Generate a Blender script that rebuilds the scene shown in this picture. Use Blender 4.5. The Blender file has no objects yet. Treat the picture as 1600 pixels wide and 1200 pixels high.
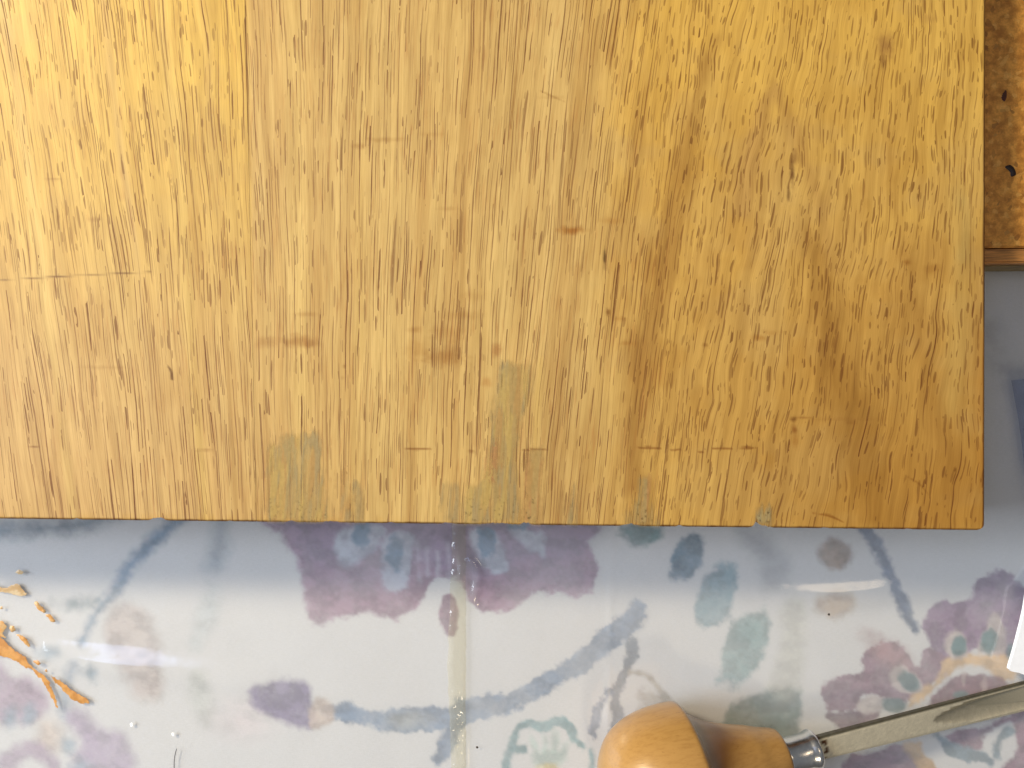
import bpy, bmesh, math, random
import numpy as np
from mathutils import Vector, Matrix

# ------------------------------------------------------------------ camera, world, lamps, exposure
scene = bpy.context.scene
C = scene.collection
R = math.radians
H = 0.25                      # lens height above the cloth (m)
F = 1280.0                    # focal length in photo pixels
cam_d = bpy.data.cameras.new('camera')
cam = bpy.data.objects.new('camera', cam_d)
C.objects.link(cam)
cam.location = (0, 0, H)
cam_d.sensor_width = 36.0
cam_d.lens = 36.0 * F / 1600.0
cam_d.clip_start = 0.01
cam_d.clip_end = 20.0
scene.camera = cam

world = bpy.data.worlds.new('World')
scene.world = world
world.use_nodes = True
wn = world.node_tree.nodes
wt = world.node_tree
_tc = wn.new('ShaderNodeTexCoord'); _sx = wn.new('ShaderNodeSeparateXYZ'); _rp = wn.new('ShaderNodeValToRGB')
wt.links.new(_tc.outputs['Generated'], _sx.inputs[0]); wt.links.new(_sx.outputs[2], _rp.inputs[0])
_rp.color_ramp.elements[0].position = 0.0; _rp.color_ramp.elements[0].color = (0.34, 0.31, 0.28, 1)   # walls of the room
_rp.color_ramp.elements[1].position = 0.75; _rp.color_ramp.elements[1].color = (0.80, 0.86, 0.95, 1)  # pale ceiling
wt.links.new(_rp.outputs[0], wn['Background'].inputs['Color'])
wn['Background'].inputs['Strength'].default_value = 0.22

def area_lamp(name, loc, target, size, size_y, power, colour, spread=180):
    d = bpy.data.lights.new(name, 'AREA')
    d.shape = 'RECTANGLE'; d.size = size; d.size_y = size_y
    d.energy = power; d.color = colour; d.spread = R(spread)
    o = bpy.data.objects.new(name, d)
    C.objects.link(o)
    o.location = loc
    o.rotation_euler = (Vector(target) - Vector(loc)).to_track_quat('-Z', 'Y').to_euler()
    return o
area_lamp('warm_room_lamp', (-0.76, 0.55, 0.67), (-0.08, 0.04, 0), 0.18, 0.18, 17.0, (1.0, 0.84, 0.60))
area_lamp('warm_streak_light', (0.37, 0.17, 0.90), (0.1, 0, 0), 0.26, 0.08, 0.35, (1.0, 0.80, 0.55))  # added only to draw the warm streak on the vinyl crease
area_lamp('warm_work_lamp', (0.16, -0.62, 0.85), (0.05, -0.05, 0), 0.08, 0.08, 1.5, (1.0, 0.83, 0.58))
area_lamp('cool_streak_light', (-0.42, 0.14, 0.90), (-0.1, 0, 0), 0.60, 0.12, 1.1, (0.50, 0.62, 1.0))  # added overhead to draw the bluish streak on the vinyl fold
area_lamp('window_light', (-1.2, 0.12, 0.80), (0, -0.05, 0), 0.6, 0.8, 25.0, (0.80, 0.89, 1.0))

scene.view_settings.view_transform = 'Standard'
scene.view_settings.look = 'None'
scene.view_settings.exposure = -0.24
scene.view_settings.gamma = 1.0
scene.cycles.max_bounces = 8
scene.cycles.transparent_max_bounces = 12
scene.cycles.use_denoising = True

# ------------------------------------------------------------------ helpers
def P(px, py, z=0.0):
    s = (H - z) / F
    return Vector(((px - 800) * s, (600 - py) * s, z))

def lin(c):
    c = np.asarray(c, float) / 255.0
    return np.where(c <= 0.04045, c / 12.92, ((c + 0.055) / 1.055) ** 2.4)

def hash2(ix, iy, seed):
    h = (ix.astype(np.int64) * 374761393 + iy.astype(np.int64) * 668265263 + seed * 974634777) & 0xffffffff
    h = ((h ^ (h >> 13)) * 1274126177) & 0xffffffff
    h = ((h ^ (h >> 16)) * 2246822519) & 0xffffffff
    h = h ^ (h >> 15)
    return (h & 0xffffff) / float(0xffffff)

def vnoise(x, y, seed=0):
    ix = np.floor(x); iy = np.floor(y)
    fx = x - ix; fy = y - iy
    fx = fx * fx * (3 - 2 * fx); fy = fy * fy * (3 - 2 * fy)
    a = hash2(ix, iy, seed); b = hash2(ix + 1, iy, seed)
    c = hash2(ix, iy + 1, seed); d = hash2(ix + 1, iy + 1, seed)
    return (a * (1 - fx) + b * fx) * (1 - fy) + (c * (1 - fx) + d * fx) * fy

def fbm(x, y, seed=0, octv=4):
    s = 0; a = 0.5; t = 0
    for i in range(octv):
        s = s + a * vnoise(x * 2 ** i + 17.3 * i, y * 2 ** i + 5.1 * i, seed + i); t += a; a *= 0.55
    return s / t

def sstep(a, b, x):
    t = np.clip((x - a) / (b - a), 0, 1)
    return t * t * (3 - 2 * t)

def poly_sd(X, Y, pts):
    pts = np.asarray(pts, float); n = len(pts)
    d = np.full(X.shape, 1e18); ins = np.zeros(X.shape, bool)
    for i in range(n):
        ax, ay = pts[i]; bx, by = pts[(i + 1) % n]
        ex, ey = bx - ax, by - ay
        t = np.clip(((X - ax) * ex + (Y - ay) * ey) / (ex * ex + ey * ey + 1e-9), 0, 1)
        d = np.minimum(d, (X - ax - t * ex) ** 2 + (Y - ay - t * ey) ** 2)
        if ay != by:
            c = ((ay > Y) != (by > Y)) & (X < (bx - ax) * (Y - ay) / (by - ay) + ax)
            ins ^= c
    d = np.sqrt(d)
    return np.where(ins, -d, d)

def stroke_sd(X, Y, pts, r):
    pts = np.asarray(pts, float)
    rr = np.full(len(pts), r, float) if np.isscalar(r) else np.asarray(r, float)
    d = np.full(X.shape, 1e9)
    for i in range(len(pts) - 1):
        ax, ay = pts[i]; bx, by = pts[i + 1]
        ex, ey = bx - ax, by - ay
        t = np.clip(((X - ax) * ex + (Y - ay) * ey) / (ex * ex + ey * ey + 1e-9), 0, 1)
        d = np.minimum(d, np.hypot(X - ax - t * ex, Y - ay - t * ey) - (rr[i] * (1 - t) + rr[i + 1] * t))
    return d

def catmull(pts, n=8, closed=False):
    pts = [np.array(p, float) for p in pts]; out = []; m = len(pts)
    rng = range(m) if closed else range(m - 1)
    for i in rng:
        if closed: p0, p1, p2, p3 = pts[i - 1], pts[i], pts[(i + 1) % m], pts[(i + 2) % m]
        else: p0, p1, p2, p3 = pts[max(i - 1, 0)], pts[i], pts[i + 1], pts[min(i + 2, m - 1)]
        for k in range(n):
            t = k / n
            out.append(0.5 * ((2 * p1) + (-p0 + p2) * t + (2 * p0 - 5 * p1 + 4 * p2 - p3) * t * t + (-p0 + 3 * p1 - 3 * p2 + p3) * t ** 3))
    if not closed: out.append(pts[-1])
    return np.array(out)

# ---- object helpers
def link(name, me, mat=None, parent=None, smooth=True):
    o = bpy.data.objects.new(name, me)
    C.objects.link(o)
    if mat is not None: me.materials.append(mat)
    if parent is not None: o.parent = parent
    if smooth and len(me.polygons): me.polygons.foreach_set('use_smooth', [True] * len(me.polygons))
    return o

def tag(o, label=None, cat=None, group=None, kind=None):
    if label: o['label'] = label
    if cat: o['category'] = cat
    if group: o['group'] = group
    if kind: o['kind'] = kind
    return o

def empty(name, loc=(0, 0, 0)):
    o = bpy.data.objects.new(name, None); C.objects.link(o); o.location = loc
    o.empty_display_size = 0.01
    return o

def grid_mesh(name, XW, YW, ZW, mask=None, uv=None, cols=None):
    """XW,YW,ZW: (ny,nx) arrays. mask: (ny-1,nx-1) faces to keep."""
    ny, nx = XW.shape
    idx = np.arange(ny * nx).reshape(ny, nx)
    q = np.stack([idx[:-1, :-1], idx[1:, :-1], idx[1:, 1:], idx[:-1, 1:]], -1).reshape(-1, 4)
    if mask is not None: q = q[mask.reshape(-1)]
    used = np.zeros(ny * nx, bool); used[q.reshape(-1)] = True
    remap = np.cumsum(used) - 1
    q = remap[q]
    co = np.stack([XW, YW, ZW], -1).reshape(-1, 3)[used]
    me = bpy.data.meshes.new(name)
    me.vertices.add(len(co)); me.vertices.foreach_set('co', co.astype(np.float32).reshape(-1))
    me.loops.add(q.size); me.loops.foreach_set('vertex_index', q.reshape(-1).astype(np.int32))
    me.polygons.add(len(q)); me.polygons.foreach_set('loop_start', np.arange(0, q.size, 4, dtype=np.int32))
    me.update(calc_edges=True)
    if uv is not None:
        l = me.uv_layers.new(name='grain')
        a = np.stack(uv, -1).reshape(-1, 2)[used][q.reshape(-1)]
        l.data.foreach_set('uv', a.astype(np.float32).reshape(-1))
    for k, c in (cols or {}).items():
        at = me.color_attributes.new(k, 'FLOAT_COLOR', 'POINT')
        if c.shape[-1] == 3: c = np.concatenate([c, np.ones(c.shape[:-1] + (1,))], -1)
        at.data.foreach_set('color', c.reshape(-1, 4)[used].astype(np.float32).reshape(-1))
    me.validate()
    return me

# ---- node helpers: sockets with arithmetic
class S:
    def __init__(s, nt, out): s.nt = nt; s.o = out
    def m(s, op, *a, clamp=False):
        n = s.nt.nodes.new('ShaderNodeMath'); n.operation = op; n.use_clamp = clamp
        for i, v in enumerate((s,) + a):
            if isinstance(v, S): s.nt.links.new(v.o, n.inputs[i])
            else: n.inputs[i].default_value = v
        return S(s.nt, n.outputs[0])
    def __add__(s, b): return s.m('ADD', b)
    def __sub__(s, b): return s.m('SUBTRACT', b)
    def __mul__(s, b): return s.m('MULTIPLY', b)
    def __truediv__(s, b): return s.m('DIVIDE', b)
    def floor(s): return s.m('FLOOR')
    def frac(s): return s.m('FRACT')
    def step(s, lo, hi):
        n = s.nt.nodes.new('ShaderNodeMapRange'); n.interpolation_type = 'SMOOTHSTEP'
        for nm, v in (('Value', s), ('From Min', lo), ('From Max', hi)):
            if isinstance(v, S): s.nt.links.new(v.o, n.inputs[nm])
            else: n.inputs[nm].default_value = v
        return S(s.nt, n.outputs[0])

def vec(nt, x, y, z=0.0):
    n = nt.nodes.new('ShaderNodeCombineXYZ')
    for i, v in enumerate((x, y, z)):
        if isinstance(v, S): nt.links.new(v.o, n.inputs[i])
        else: n.inputs[i].default_value = v
    return n.outputs[0]

def noise(nt, v, scale=1.0, detail=2.0, rough=0.5):
    n = nt.nodes.new('ShaderNodeTexNoise'); n.inputs['Scale'].default_value = scale
    n.inputs['Detail'].default_value = detail; n.inputs['Roughness'].default_value = rough
    if v is not None: nt.links.new(v, n.inputs['Vector'])
    return S(nt, n.outputs[0])

def mixc(nt, f, a, b, mode='MIX'):
    n = nt.nodes.new('ShaderNodeMix'); n.data_type = 'RGBA'; n.blend_type = mode
    for i, v in ((0, f), (6, a), (7, b)):
        if isinstance(v, S): nt.links.new(v.o, n.inputs[i])
        elif isinstance(v, (float, int)): n.inputs[i].default_value = v
        elif isinstance(v, (tuple, list, np.ndarray)): n.inputs[i].default_value = tuple(v)[:3] + (1,)
        else: nt.links.new(v, n.inputs[i])
    return n.outputs[2]

def new_mat(name):
    m = bpy.data.materials.new(name); m.use_nodes = True
    return m, m.node_tree, m.node_tree.nodes['Principled BSDF']

def attr(nt, name):
    n = nt.nodes.new('ShaderNodeAttribute'); n.attribute_name = name
    return n

def sep(nt, out):
    n = nt.nodes.new('ShaderNodeSeparateColor'); nt.links.new(out, n.inputs[0])
    return [S(nt, n.outputs[i]) for i in range(3)]

def bump(nt, bsdf, h, strength, dist):
    b = nt.nodes.new('ShaderNodeBump'); b.inputs['Strength'].default_value = strength
    b.inputs['Distance'].default_value = dist
    nt.links.new(h.o, b.inputs['Height']); nt.links.new(b.outputs[0], bsdf.inputs['Normal'])

def objcoord(nt):
    n = nt.nodes.new('ShaderNodeTexCoord'); s = nt.nodes.new('ShaderNodeSeparateXYZ')
    nt.links.new(n.outputs['Object'], s.inputs[0])
    return n.outputs['Object'], [S(nt, s.outputs[i]) for i in range(3)]

# ------------------------------------------------------------------ materials
def streaks(nt, u, v, cw, L, width, prob, seed, soft=0.8):
    """short tapered pores scattered in cells cw wide and L long"""
    uc = u / cw + seed * 3.71
    col = uc.floor(); fu = uc.frac() - 0.5
    w1 = nt.nodes.new('ShaderNodeTexWhiteNoise'); w1.noise_dimensions = '2D'
    nt.links.new(vec(nt, col, seed * 1.37), w1.inputs['Vector'])
    vv = v / L + S(nt, w1.outputs[0]) * 37.0
    row = vv.floor(); fv = vv.frac()
    w2 = nt.nodes.new('ShaderNodeTexWhiteNoise'); w2.noise_dimensions = '3D'
    nt.links.new(vec(nt, col, row, seed * 2.11), w2.inputs['Vector'])
    h1, h2, h3 = sep(nt, w2.outputs['Color'])
    w3 = nt.nodes.new('ShaderNodeTexWhiteNoise'); w3.noise_dimensions = '3D'
    nt.links.new(vec(nt, col, row, seed * 5.3 + 9.0), w3.inputs['Vector'])
    g1, g2, g3 = sep(nt, w3.outputs['Color'])
    t = fv / (h3 * 0.65 + 0.35)
    tap = (t * (t * -1.0 + 1.0) * 4.0).m('MAXIMUM', 0.0).m('POWER', 0.45)
    slant = (fv - 0.5) * (g2 - 0.5) * 0.25
    d = (fu - (h2 - 0.5) * 0.5 - slant).m('ABSOLUTE') * cw
    ww = tap * (g1 * 0.9 + 0.35) * width
    m = (d - ww).step(soft * 0.5, -soft * 0.5) * tap.step(0.02, 0.4)
    ex = h1.m('LESS_THAN', prob)
    return m * ex * (g3 * 0.5 + 0.5)

def wood_veneer():
    m, nt, b = new_mat('varnished_veneer')
    uvn = nt.nodes.new('ShaderNodeUVMap'); uvn.uv_map = 'grain'
    sp = nt.nodes.new('ShaderNodeSeparateXYZ'); nt.links.new(uvn.outputs[0], sp.inputs[0])
    u0, v = S(nt, sp.outputs[0]), S(nt, sp.outputs[1])
    wob = noise(nt, vec(nt, u0 / 9.0, v / 70.0), 1.0, 2.0) - 0.5
    wob2 = noise(nt, vec(nt, u0 / 3.0, v / 12.0), 1.0, 1.0) - 0.5
    u = u0 + wob * 1.8 + wob2 * 0.5
    aux = attr(nt, 'aux'); dl, ds, dk = sep(nt, aux.outputs['Color'])
    patch = noise(nt, vec(nt, u0 / 26.0, v / 95.0, 3.0), 1.0, 2.0).step(0.36, 0.62)
    patch2 = noise(nt, vec(nt, u0 / 11.0, v / 38.0, 8.0), 1.0, 2.0).step(0.40, 0.60)
    pl = dl * (patch * 0.80 + 0.20)
    ps = ds * (patch2 * 0.8 + 0.2)
    s1 = streaks(nt, u, v, 6.5, 300.0, 0.8, pl * 1.0, 1.0)
    s2 = streaks(nt, u, v, 5.2, 190.0, 0.65, pl * 0.9, 2.0)
    s3 = streaks(nt, u, v, 7.5, 62.0, 1.2, (pl * 0.14 + ps * 0.40), 3.0)
    s4 = streaks(nt, u, v, 9.5, 42.0, 1.6, ps * 0.62, 4.0, 1.4)
    s5 = streaks(nt, u, v, 8.0, 30.0, 1.3, ps * 0.58, 5.0, 1.2)
    s6 = streaks(nt, u, v, 21.0, 300.0, 1.4, pl * 0.45, 6.0, 0.9)
    hairline = noise(nt, vec(nt, u / 2.2, v / 150.0, 6.0), 1.0, 2.0, 0.6).step(0.56, 0.70) * dl * 0.40
    pore = s1.m('MAXIMUM', s2 * 0.85).m('MAXIMUM', hairline).m('MAXIMUM', s3 * 0.9).m('MAXIMUM', s4 * 0.8).m('MAXIMUM', s5 * 0.75).m('MAXIMUM', s6)
    pore = pore * (noise(nt, vec(nt, u0 / 2.0, v / 34.0, 5.0), 1.0, 2.0).step(0.25, 0.6) * 0.4 + 0.6)
    fibre = noise(nt, vec(nt, u / 1.6, v / 70.0, 1.0), 1.0, 3.0, 0.6)
    band = noise(nt, vec(nt, u0 / 13.0, v / 330.0, 2.0), 1.0, 3.0, 0.6)
    haze_ = noise(nt, vec(nt, u0 / 4.0, v / 55.0, 7.0), 1.0, 2.0, 0.6)
    tone = attr(nt, 'tone')
    base = mixc(nt, (fibre - 0.5) * 0.55 + 0.5, lin((150, 150, 150)), lin((225, 225, 225)))
    colr = mixc(nt, 1.0, tone.outputs['Color'], mixc(nt, fibre.step(0.25, 0.75), (0.90, 0.88, 0.85), (1.05, 1.05, 1.06)), 'MULTIPLY')
    colr = mixc(nt, 1.0, colr, mixc(nt, band.step(0.3, 0.7), (0.84, 0.81, 0.78), (1.07, 1.08, 1.10)), 'MULTIPLY')
    # reddish halo round dense pores, then the pores themselves
    halo = patch * haze_.step(0.45, 0.75) * dl
    colr = mixc(nt, halo * 0.35, colr, lin((160, 100, 48)))
    colr = mixc(nt, pore * (dk * 0.08 + 0.88), colr, lin((88, 40, 8)))
    nt.links.new(colr, b.inputs['Base Color'])
    rn = noise(nt, vec(nt, u0 / 90.0, v / 120.0, 4.0), 1.0, 3.0)
    nt.links.new((rn * 0.18 + 0.33 + pore * 0.2).o, b.inputs['Roughness'])
    b.inputs['Specular IOR Level'].default_value = 0.25
    bump(nt, b, pore * -1.0 + fibre * 0.25, 0.35, 0.00005)
    return m
M_VENEER = wood_veneer()

def simple(name, col, rough=0.5, metal=0.0, nscale=300, amt=0.2, bstr=0.2, bdist=0.0001, stretch=(1, 1, 1)):
    m, nt, b = new_mat(name)
    oc, (x, y, z) = objcoord(nt)
    n = noise(nt, vec(nt, x * stretch[0], y * stretch[1], z * stretch[2]), nscale, 5.0, 0.6)
    c = lin(col)
    colr = mixc(nt, n.step(0.3, 0.7), tuple(c * (1 - amt)), tuple(np.minimum(c * (1 + amt * 0.6), 1)))
    nt.links.new(colr, b.inputs['Base Color'])
    b.inputs['Roughness'].default_value = rough; b.inputs['Metallic'].default_value = metal
    bump(nt, b, n, bstr, bdist)
    return m
M_CORE = simple('dark_plywood_edge', (136, 84, 42), 0.6, 0, 260, 0.55, stretch=(0.25, 0.25, 4.0))
M_TRIM = simple('trim_wood', (196, 134, 66), 0.5, 0, 120, 0.45, stretch=(1, 12, 12))
M_PALE = simple('pale_board_side', (140, 120, 80), 0.7, 0, 300, 0.25)
M_FLECK = simple('dark_chip', (34, 16, 10), 0.5, 0, 900, 0.3)
M_REDFLECK = simple('brown_chip', (82, 38, 16), 0.5, 0, 900, 0.3)
M_TABLE = simple('table_under_cloth', (180, 175, 165), 0.8)
M_PAPER = simple('white_paper', (240, 242, 246), 0.8, 0, 700, 0.03, 0.15)
M_HAIR = simple('dark_hair', (50, 45, 50), 0.5)
M_LINT = simple('white_lint', (245, 245, 245), 0.8)
M_GRIT = simple('dark_grit', (60, 52, 44), 0.8)

def vcol_mat(name, rough=0.7, alpha=False, weave=False, spec=0.5, bdist=0.0001, bscale=900.0, bstr=0.3):
    m, nt, b = new_mat(name)
    a = attr(nt, 'tone')
    oc, (x, y, z) = objcoord(nt)
    if weave:
        wv = noise(nt, vec(nt, x * 700.0, y * 3600.0, z), 1.0, 2.0, 0.6)
        wv2 = noise(nt, vec(nt, x * 3600.0, y * 900.0, z), 1.0, 1.0, 0.6)
        h = wv * 0.65 + wv2 * 0.35
        colr = mixc(nt, 1.0, a.outputs['Color'], mixc(nt, h.step(0.25, 0.75), (0.93, 0.93, 0.92), (1.03, 1.03, 1.03)), 'MULTIPLY')
    else:
        h = noise(nt, vec(nt, x, y, z), bscale, 4.0, 0.6)
        colr = mixc(nt, 1.0, a.outputs['Color'], mixc(nt, h.step(0.25, 0.75), (0.9, 0.9, 0.9), (1.05, 1.05, 1.05)), 'MULTIPLY')
    nt.links.new(colr, b.inputs['Base Color'])
    b.inputs['Roughness'].default_value = rough
    b.inputs['Specular IOR Level'].default_value = spec
    if alpha: nt.links.new(a.outputs['Alpha'], b.inputs['Alpha'])
    bump(nt, b, h, bstr, bdist)
    return m
M_CLOTH = vcol_mat('printed_cotton', 0.85, weave=True, spec=0.2, bstr=0.5)
M_FILL = vcol_mat('wood_filler', 0.55, alpha=True, spec=0.3)
M_PUTTY = vcol_mat('dried_putty', 0.4, spec=0.5, bscale=1400.0)
M_STEEL = vcol_mat('brushed_steel', 0.42, spec=0.5, bscale=2500.0, bdist=0.00003, bstr=0.25)
M_STEEL.node_tree.nodes['Principled BSDF'].inputs['Metallic'].default_value = 0.6

def fibreboard():
    m, nt, b = new_mat('chip_board_face')
    oc, (x, y, z) = objcoord(nt)
    n1 = noise(nt, vec(nt, x, y * 1.0, z), 420.0, 6.0, 0.65)
    n2 = noise(nt, vec(nt, x + 3.0, y, z), 1500.0, 3.0, 0.6)
    vo = nt.nodes.new('ShaderNodeTexVoronoi'); vo.inputs['Scale'].default_value = 900.0
    vv = vec(nt, x + n1 * 0.002, y * 0.8, z); nt.links.new(vv, vo.inputs['Vector'])
    vr, vg, vb = sep(nt, vo.outputs['Color'])
    c = mixc(nt, n1.step(0.3, 0.7), lin((174, 108, 32)), lin((242, 172, 74)))
    c = mixc(nt, vr.step(0.80, 0.95) * 0.5, c, lin((250, 194, 100)))
    c = mixc(nt, vg.step(0.90, 1.0) * 0.7, c, lin((130, 76, 24)))
    c = mixc(nt, n2.step(0.35, 0.7) * 0.4, c, lin((190, 124, 46)))
    nt.links.new(c, b.inputs['Base Color']); b.inputs['Roughness'].default_value = 0.5
    bump(nt, b, n1 + n2 * 0.5, 0.4, 0.00012)
    return m
M_FIBRE = fibreboard()

def handle_wood():
    m, nt, b = new_mat('varnished_beech')
    oc, (x, y, z) = objcoord(nt)     # x runs along the tool
    w = noise(nt, vec(nt, x * 60.0, y * 90.0, z * 90.0), 1.0, 3.0)
    ring = ((y * 0.92 + x * -0.34 + z * 0.25) * 300.0 + w * 1.8).m('SINE') * 0.5 + 0.5
    fl = noise(nt, vec(nt, x * 260.0, y * 1500.0, z * 900.0), 1.0, 3.0, 0.6)
    fk = noise(nt, vec(nt, x * 500.0, y * 3200.0 + x * 900.0, z * 1200.0), 1.0, 2.0, 0.5)
    c = mixc(nt, ring.m('POWER', 3.0), lin((174, 132, 72)), lin((118, 78, 34)))
    c = mixc(nt, fl.step(0.4, 0.75) * 0.3, c, lin((128, 84, 34)))
    c = mixc(nt, fk.step(0.64, 0.74) * 0.28, c, lin((96, 52, 16)))
    nt.links.new(c, b.inputs['Base Color'])
    b.inputs['Roughness'].default_value = 0.30
    b.inputs['Coat Weight'].default_value = 0.4; b.inputs['Coat Roughness'].default_value = 0.28
    bump(nt, b, fl + fk * 0.4, 0.25, 0.0001)
    return m
M_HANDLE = handle_wood()

def chrome():
    m, nt, b = new_mat('nickel_plate')
    oc, (x, y, z) = objcoord(nt)
    n = noise(nt, vec(nt, x, y, z), 900.0, 4.0)
    nt.links.new(mixc(nt, n, (0.70, 0.68, 0.65), (0.92, 0.90, 0.87)), b.inputs['Base Color'])
    b.inputs['Metallic'].default_value = 1.0
    nt.links.new((n * 0.14 + 0.16).o, b.inputs['Roughness'])
    return m
M_CHROME = chrome()

def clear_vinyl(name, tint=(1, 1, 1), rough=0.12, milky=0.15, milk=(0.85, 0.87, 0.9), refl=1.0, bsc=60.0, bd=0.0004):
    m = bpy.data.materials.new(name); m.use_nodes = True
    nt = m.node_tree; nt.nodes.clear()
    out = nt.nodes.new('ShaderNodeOutputMaterial')
    tr = nt.nodes.new('ShaderNodeBsdfTransparent'); tr.inputs[0].default_value = tuple(tint) + (1,)
    gl = nt.nodes.new('ShaderNodeBsdfAnisotropic'); gl.inputs['Roughness'].default_value = rough
    gl.inputs['Color'].default_value = (1, 1, 1, 1)
    df = nt.nodes.new('ShaderNodeBsdfDiffuse'); df.inputs[0].default_value = tuple(milk) + (1,)
    fr = nt.nodes.new('ShaderNodeLayerWeight')          # facing term: the same from above and below
    fr.inputs['Blend'].default_value = 0.5
    mx = nt.nodes.new('ShaderNodeMixShader'); mx2 = nt.nodes.new('ShaderNodeMixShader')
    oc, (x, y, z) = objcoord(nt)
    n = noise(nt, vec(nt, x, y, z), bsc, 3.0, 0.5)
    bp = nt.nodes.new('ShaderNodeBump'); bp.inputs['Strength'].default_value = 0.5; bp.inputs['Distance'].default_value = bd
    nt.links.new(n.o, bp.inputs['Height'])
    nt.links.new(bp.outputs[0], gl.inputs['Normal'])
    mk = noise(nt, vec(nt, x + 2.0, y, z), 18.0, 3.0, 0.55)
    nt.links.new((mk.step(0.3, 0.7) * milky + milky * 0.5).o, mx.inputs[0])
    nt.links.new(tr.outputs[0], mx.inputs[1]); nt.links.new(df.outputs[0], mx.inputs[2])
    f = (S(nt, fr.outputs['Facing']).m('POWER', 5.0) * 0.9 + 0.065) * refl
    nt.links.new(f.m('MINIMUM', 1.0).o, mx2.inputs[0])
    nt.links.new(mx.outputs[0], mx2.inputs[1]); nt.links.new(gl.outputs[0], mx2.inputs[2])
    nt.links.new(mx2.outputs[0], out.inputs[0])
    return m
M_VINYL = clear_vinyl('clear_vinyl')
M_SEAM = clear_vinyl('yellowed_vinyl_seam', (0.97, 0.95, 0.87), 0.14, 0.05, (0.86, 0.83, 0.70), 0.7, 500.0, 0.0003)
M_BLUE = clear_vinyl('blue_plastic', (0.84, 0.87, 0.94), 0.15, 0.10, (0.40, 0.43, 0.54), 1.0)

# ------------------------------------------------------------------ the setting: table and printed cloth
bm = bmesh.new()
bmesh.ops.create_cube(bm, size=1.0)
for v in bm.verts: v.co = Vector((v.co.x * 0.80, v.co.y * 0.64, v.co.z * 0.02 - 0.0105))
me = bpy.data.meshes.new('table_surface'); bm.to_mesh(me); bm.free()
table = link('table_surface', me, M_TABLE, smooth=False); tag(table, kind='structure')

def axis_vals(lo, f0, f1, hi, step, coarse):
    return np.concatenate([np.linspace(lo, f0, coarse, endpoint=False), np.arange(f0, f1, step), np.linspace(f1, hi, coarse)])
gx = axis_vals(-900, -40, 1640, 2500, 2.2, 24)
gy = axis_vals(-700, 400, 1240, 1900, 2.2, 24)
X, Y = np.meshgrid(gx, gy)
WHITE = lin((216, 216, 218)); ALB = 0.585
tone = np.ones(X.shape + (3,)) * WHITE
jit1 = (fbm(X / 9.0, Y / 9.0, 11, 3) - 0.5); jit2 = (fbm(X / 26.0, Y / 26.0, 12, 2) - 0.5)
wash = fbm(X / 45.0, Y / 45.0, 13, 4); grain_ = fbm(X / 5.0, Y / 5.0, 14, 2)
wash2 = sstep(.3, .7, fbm(X / 20.0, Y / 16.0, 15, 4))
soft_left = sstep(700, 250, X)         # the vinyl lies looser on the left: softer print
def put(sd, col, alpha=1.0, soft=4.0, jit=9.0, var=0.25):
    global tone
    s = sd + jit1 * jit + jit2 * jit * 1.2
    so = soft * 1.3 + soft_left * 5.0
    a = sstep(so, -so, s) * alpha * (1 - var * 1.6 * (wash - 0.3)) * (0.90 + 0.20 * grain_)
    a = np.clip(a, 0, 1)[..., None]
    tone = tone * (1 - a) + lin(col) * (0.82 + 0.36 * wash2[..., None]) * a
def pg(pts, col, **k):
    put(poly_sd(X, Y, catmull(pts, 4, True)), col, **k)
def st(pts, r, col, **k):
    n = 5; q = catmull(pts, n)
    rr = r if np.isscalar(r) else np.interp(np.linspace(0, len(r) - 1, len(q)), range(len(r)), r)
    put(stroke_sd(X, Y, q, rr), col, **k)
def el(cx, cy, rx, ry, col, ang=0.0, **k):
    c, s = math.cos(R(ang)), math.sin(R(ang))
    dx, dy = X - cx, Y - cy
    a = dx * c + dy * s; b_ = -dx * s + dy * c
    put((np.sqrt((a / rx) ** 2 + (b_ / ry) ** 2) - 1) * min(rx, ry), col, **k)
def Z(ox, oy, pts, k=0.3375): return [(ox + x * k, oy + y * k) for x, y in pts]

PUR = (140, 116, 144); MAU = (160, 130, 150); TEAL = (118, 146, 152); BLU = (120, 142, 168)
# lower left: stem, leaves, petal
st([(-40, 832), (60, 826), (130, 818), (180, 800)], 9, (96, 118, 134), soft=9, alpha=.9)
st([(300, 790), (270, 819), (233, 852), (202, 886), (182, 923), (152, 957), (128, 1004)], [9, 9, 9, 8, 7, 6, 5], (108, 134, 158), soft=4)
st([(115, 1040), (104, 1075), (100, 1118)], [7, 7, 5], (140, 156, 176), soft=5, alpha=.8)
st([(345, 800), (345, 840), (335, 880)], [10, 12, 13], (124, 142, 156), soft=10, alpha=.6)
st([(335, 920), (324, 960), (305, 1005)], [8, 15, 9], (186, 194, 198), soft=8, alpha=.6)
st([(308, 1060), (316, 1095), (322, 1130)], [15, 18, 6], (184, 188, 184), soft=8, alpha=.6)
el(122, 943, 24, 9, (122, 142, 150), soft=5)
el(143, 1053, 8, 11, (140, 158, 172), soft=4)
pg([(169, 957), (189, 940), (216, 947), (243, 984), (251, 1031), (253, 1085), (233, 1095), (209, 1085), (189, 1045), (165, 997)], (190, 180, 177), soft=6, alpha=.9)
pg([(-60, 1020), (0, 1030), (22, 1056), (45, 1058), (70, 1080), (74, 1106), (50, 1128), (10, 1130), (-60, 1120)], (166, 146, 166), soft=6, alpha=.9)
pg([(105, 1118), (130, 1108), (155, 1138), (195, 1148), (208, 1180), (196, 1215), (130, 1225), (112, 1190), (125, 1160)], (166, 150, 176), soft=6, alpha=.9)
pg([(60, 1130), (90, 1130), (95, 1170), (60, 1175)], (206, 186, 172), soft=9, alpha=.7)
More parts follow.
